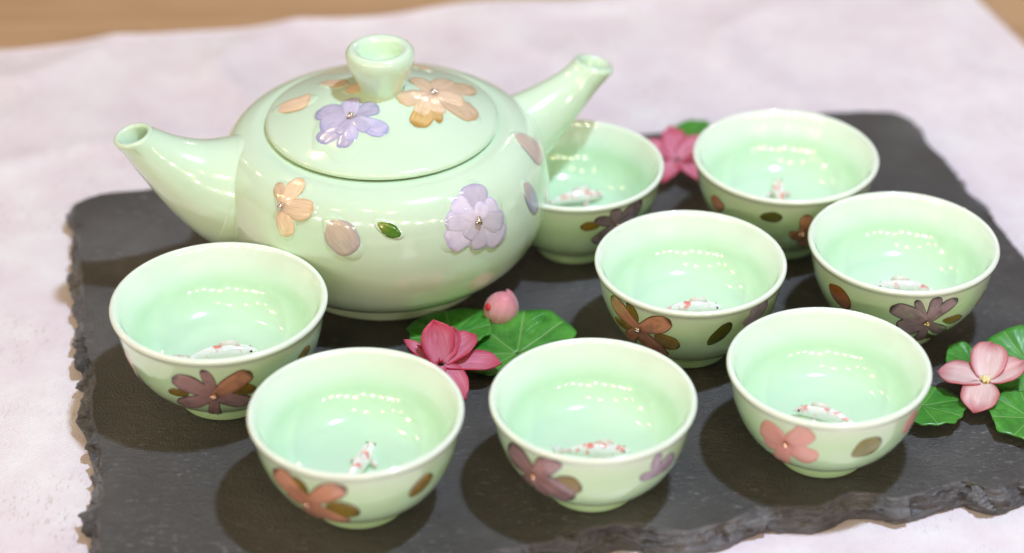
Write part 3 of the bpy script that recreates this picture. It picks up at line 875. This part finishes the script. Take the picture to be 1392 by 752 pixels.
def spout(name, az, pts, inner):
    """pts: (distance from the axis, height, tilt of the ring normal from level in degrees, radius across, radius up)"""
    dr = Vector((math.cos(az), math.sin(az), 0))
    P = catmull(pts, 6)
    st = [(dr * r + Vector((0, 0, z)), dr * math.cos(R(a)) + Vector((0, 0, math.sin(R(a)))), ra, rb) for r, z, a, ra, rb in P]
    r, z, a, ra, rb = pts[-1]
    nn = dr * math.cos(R(a)) + Vector((0, 0, math.sin(R(a))))
    c = dr * r + Vector((0, 0, z))
    wall = ra - inner
    for k in range(1, 7):                                # rounded lip
        q = PI * k / 6
        st.append((c + nn * math.sin(q) * wall / 2, nn, ra - wall / 2 * (1 - math.cos(q)), rb - wall / 2 * (1 - math.cos(q))))
    back = [p for p in reversed(P)][3:24:3]
    for r2, z2, a2, ra2, rb2 in back:
        nn2 = dr * math.cos(R(a2)) + Vector((0, 0, math.sin(R(a2))))
        st.append((dr * r2 + Vector((0, 0, z2)), nn2, ra2 - wall, rb2 - wall))
    return link(name, tube(name, st, M_POT), pot)

spout('hollow_handle', R(-165.5), [(46, 35.0, 12, 21.5, 22), (54, 37.4, 17, 20.2, 21.0), (57.2, 38.7, 19, 19.0, 19.7), (57.8, 39.1, 20, 18.6, 19.3), (62, 41.6, 26, 16.6, 17.2), (69, 46.8, 37, 12.8, 13.4), (76.5, 53.6, 48, 9.3, 9.7), (82, 59.6, 62, 7.5, 7.6), (85.5, 63.4, 76, 7.4, 7.0)], 5.3)
spout('spout', R(29.0), [(42, 36.0, 12, 18.0, 18.5), (49, 39.0, 18, 15.5, 16.2), (56, 43.0, 26, 13.0, 13.4), (64, 47.6, 34, 10.4, 10.8), (72, 52.6, 42, 8.4, 8.6), (78.6, 57.4, 56, 7.3, 7.3), (83.6, 61.6, 76, 7.9, 7.5)], 4.8)

# ------------------------------------------------------------------ leaves and blossoms
def solid(name, P, nu, nv, UV, thick, mat):
    """a sheet of nu x nv points made solid"""
    bm = bmesh.new()
    vs = [bm.verts.new(p) for p in P]
    for f in grid_faces(nu, nv):
        q = [vs[k] for k in f]
        if len(set(tuple(round(c, 7) for c in v.co) for v in q)) >= 3:
            bm.faces.new(q)
    bm.normal_update()
    nrm = [v.normal.copy() for v in vs]
    bm.free()
    n = len(P)
    low = [tuple(Vector(p) - nn * thick) for p, nn in zip(P, nrm)]
    F = grid_faces(nu, nv)
    F2 = [tuple(n + k for k in reversed(f)) for f in F]
    ids = list(range(nu)) + [j * nu + nu - 1 for j in range(1, nv)] + [(nv - 1) * nu + i for i in range(nu - 2, -1, -1)] + [j * nu for j in range(nv - 2, 0, -1)]
    F3 = [(ids[k], n + ids[k], n + ids[(k + 1) % len(ids)], ids[(k + 1) % len(ids)]) for k in range(len(ids))]
    return mesh(name, [tuple(p) for p in P] + low, F + F2 + F3, mat, UV + UV)

def leaf(loc, rad, rz, label, tilt=(0, 0), cup=0.10, seed=0, notch=0.5, veins=8):
    nu, nv = veins * 12 + 1, 11
    P, UV = [], []
    for j in range(nv):
        f = 0.03 + 0.97 * j / (nv - 1)
        for i in range(nu):
            k = i / (nu - 1)
            a = k * 2 * PI
            fr = abs((k * veins) % 1 - 0.5)
            back = math.exp(-((k - 0.5) * 2 / 0.16) ** 2) * 0 + math.exp(-(min(k, 1 - k) / 0.055) ** 2)
            rr = rad * (1 + 0.14 * math.cos(a - PI) + 0.05 * noise.noise(Vector((math.cos(a) * 2, math.sin(a) * 2, seed)))) * (1 - notch * back)
            rr *= 1 - 0.06 * (fr * 2) ** 2 * f + 0.05 * f * noise.noise(Vector((math.cos(a) * 3.5, math.sin(a) * 3.5, seed + 7))) + 0.02 * math.cos(k * veins * 4 * PI) * f
            x, y = rr * f * math.cos(a), rr * f * math.sin(a)
            z = cup * rad * f * f + 0.10 * rad * f * (0.5 - abs(fr - 0.25) * 2) * 0.55
            z += 0.09 * rad * f * f * noise.noise(Vector((math.cos(a) * 1.6, math.sin(a) * 1.6, seed + 3)))
            z -= 0.22 * rad * max(0, f - 0.72) ** 1.4
            P.append((x, y, z)); UV.append((k * veins + 0.5, f))
    o = link('begonia_leaf', solid('begonia_leaf', P, nu, nv, UV, 0.00045, M_LEAF))
    o.location = loc
    o.rotation_euler = (tilt[0], tilt[1], rz)
    tag(o, label, 'leaf', 'green leaves on the slate board')
    return o

leaf((-0.0247, -0.0554, 0.0035), 0.0200, R(-95), 'large round green leaf lying between the teapot and the two nearest teacups', (R(9), R(3)), 0.13, 1)
leaf((-0.0480, -0.0445, 0.0030), 0.0150, R(-80), 'small dark green leaf tucked under the foot of the teapot beside the pink bud', (R(6), R(-6)), 0.12, 5)
leaf((0.1105, -0.0800, 0.0032), 0.0128, R(150), 'green leaf half covered by the teacup with the pink flower', (R(6), R(3)), 0.08, 9)
leaf((0.1310, -0.0545, 0.0030), 0.0105, R(80), 'small green leaf sticking out behind the dusty pink four petalled flower', (R(18), R(-10)), 0.10, 13)
leaf((0.1490, -0.0590, 0.0060), 0.0150, R(-20), 'broad green leaf upright behind the dusty pink four petalled flower at the picture edge', (R(22), R(-4)), 0.10, 17)
leaf((0.1460, -0.0850, 0.0030), 0.0130, R(10), 'green leaf in front of the dusty pink four petalled flower nearest the slate edge', (R(4), R(3)), 0.10, 21)
leaf((0.0390, 0.0945, 0.0045), 0.0095, R(-60), 'small green leaf far back behind the rose pink blossom', (R(16), R(0)), 0.10, 25)

def blossom_petal(parent, mat, az, length, width, rise, curl, cupd, twist=0.0, root=1.2, name='petal', point=1.0, off=(0, 0, 0)):
    """az: heading, rise: degrees above level at the root, curl: degrees it bends along its length"""
    nu, nv = 11, 14
    P, UV = [], []
    x = root; z = 0.0
    step = length / (nv - 1)
    seed = az * 0.37 + length
    for j in range(nv):
        tt = j / (nv - 1)
        ang = R(rise + curl * tt)
        if j: x += step * math.cos(ang); z += step * math.sin(ang)
        hw = width / 2 * (point * max(0.0, math.sin(PI * (0.10 + 0.90 * tt) ** 0.95)) ** 0.8 + (1 - point) * (0.12 + 0.88 * tt) ** 0.6 * max(0.0, 1 - tt ** 3.2) ** 0.55 / 0.76)
        hw *= 1 + 0.08 * noise.noise(Vector((tt * 5, seed, 2.0)))
        if tt > 0.88: hw *= 1 - 0.5 * ((tt - 0.88) / 0.12)
        hw = max(hw, 0.12 if tt > 0.5 else 0.4)
        for i in range(nu):
            s = i / (nu - 1) * 2 - 1
            zz = cupd * hw * s * s - 0.10 * hw * math.exp(-(s / 0.2) ** 2)
            zz += (0.06 if point else 0.12) * width * noise.noise(Vector((s * 1.5, tt * 2.5, seed))) * tt
            y = s * hw
            ca, sa = math.cos(R(twist) * tt), math.sin(R(twist) * tt)
            yy, zz = y * ca - zz * sa, y * sa + zz * ca
            px = x - zz * math.sin(ang); pz = z + zz * math.cos(ang)
            P.append((px * MM, yy * MM, pz * MM)); UV.append(((s + 1) / 2, tt))
    o = link(name, solid(name, P, nu, nv, UV, 0.0004, mat), parent)
    o.rotation_euler = (0, 0, R(az))
    o.location = Vector(off) * MM
    return o

def stamens(parent, n, rad, h, mat):
    rnd = random.Random(3)
    bm = bmesh.new()
    for k in range(n):
        a = k * 2.4; r = rad * math.sqrt((k + .3) / n)
        geo = bmesh.ops.create_icosphere(bm, subdivisions=2, radius=0.55 * MM)
        for v in geo['verts']: v.co = Vector((v.co.x, v.co.y, v.co.z * 1.6)) + Vector((r * math.cos(a), r * math.sin(a), h - 0.35 * r + rnd.uniform(-.3, .3))) * MM
    me = bpy.data.meshes.new('stamens'); bm.to_mesh(me); bm.free()
    me.polygons.foreach_set('use_smooth', [True] * len(me.polygons)); me.materials.append(mat)
    return link('stamens', me, parent)

f1 = empty('begonia_flower', (0.1320, -0.0715, 0.0078))
tag(f1, 'dusty pink four petalled flower with a pale yellow heart lying on green leaves', 'flower')
for az, L, W, rise, curl, cu in ((163, 15.0, 14.0, 12, -22, .16), (76, 16.5, 13.0, 36, -36, .18), (24, 14.5, 13.0, 18, 0, .18), (250, 14.0, 13.0, 4, -30, .18)):
    blossom_petal(f1, M_PINK, az, L, W * 1.06, rise, curl, cu, point=0.5)
stamens(f1, 12, 1.6, 1.5, M_STAMEN)

f2 = empty('begonia_flower', (-0.0500, -0.0660, 0.0060))
tag(f2, 'rose pink flower with upright petals lying behind the nearest teacup beside the large green leaf', 'flower')
for az, L, W, rise, curl, cu in ((112, 15.0, 13.0, 74, -10, .30), (38, 15.0, 12.5, 38, -24, .22), (-4, 19.5, 13.0, 12, -14, .22), (-62, 19.0, 9.5, 16, -38, .3), (160, 14, 6.5, 22, 10, .3), (205, 14, 12, 20, -20, .25), (250, 15, 11, 20, -25, .25), (70, 13.0, 11.0, 52, -20, .3)):
    blossom_petal(f2, M_ROSE, az, L, W, rise, curl, cu, point=0.35 if az not in (-6, -62) else 0.8)
for az, rise in ((120, 64), (160, 48), (80, 58)):
    blossom_petal(f2, M_RED, az, 9.5, 1.6, rise, -20, .3, name='red_style')

def bud():
    b = empty('flower_bud', (-0.0316, -0.0335, 0.0056))
    tag(b, 'closed pale pink flower bud with a red mark behind the large green leaf', 'flower bud')
    P = catmull([(0.01, -6.2), (2.8, -5.7), (5.0, -3.2), (5.9, 0.2), (5.6, 3.6), (4.2, 6.4), (2.0, 8.4), (0, 9.0)], 5)
    o = link('petal', lathe('petal', mmp(P), M_BUD, 48, wob=0.05), b)
    o.rotation_euler = (R(12), R(14), 0)
    P2 = [(r + 0.35, z) for r, z in P]
    nu, nv = 13, 14
    pts, UV = [], []
    for j in range(nv):
        k = int(len(P2) * (0.12 + 0.86 * j / (nv - 1))) - 1
        r, z = P2[min(k, len(P2) - 1)]
        for i in range(nu):
            a = R(-150) + R(150) * i / (nu - 1) * (0.6 + 0.4 * math.sin(PI * j / (nv - 1)))
            pts.append((r * math.cos(a) * MM, r * math.sin(a) * MM, z * MM)); UV.append((i / (nu - 1), j / (nv - 1)))
    o2 = link('petal', solid('petal', pts, nu, nv, UV, 0.0004, M_BUD), b)
    o2.rotation_euler = (R(12), R(14), R(95))
    bm = bmesh.new(); bmesh.ops.create_icosphere(bm, subdivisions=3, radius=1.0)
    for v in bm.verts: v.co = Vector((v.co.x * 1.1, v.co.y * 0.8, v.co.z * 1.4)) * MM
    me = bpy.data.meshes.new('red_mark'); bm.to_mesh(me); bm.free(); me.polygons.foreach_set('use_smooth', [True] * len(me.polygons)); me.materials.append(M_RED)
    o3 = link('red_mark', me, b); o3.location = (-0.0040, -0.0036, 0.0046); o3.rotation_euler = (R(-25), R(-20), R(-35))
bud()

f3 = empty('begonia_flower', (0.0325, 0.0740, 0.0060))
tag(f3, 'rose pink blossom blurred far back between two teacups', 'flower')
for az, L, W, rise, curl, cu in ((100, 16, 11, 35, -20, .25), (160, 15, 10, 30, -20, .25), (40, 14, 10, 40, -25, .25), (-60, 19, 9, 12, -25, .25), (-110, 17, 9, 12, -25, .25), (0, 13, 10, 20, -15, .25)):
    blossom_petal(f3, M_ROSE, az, L, W, rise, curl, cu)
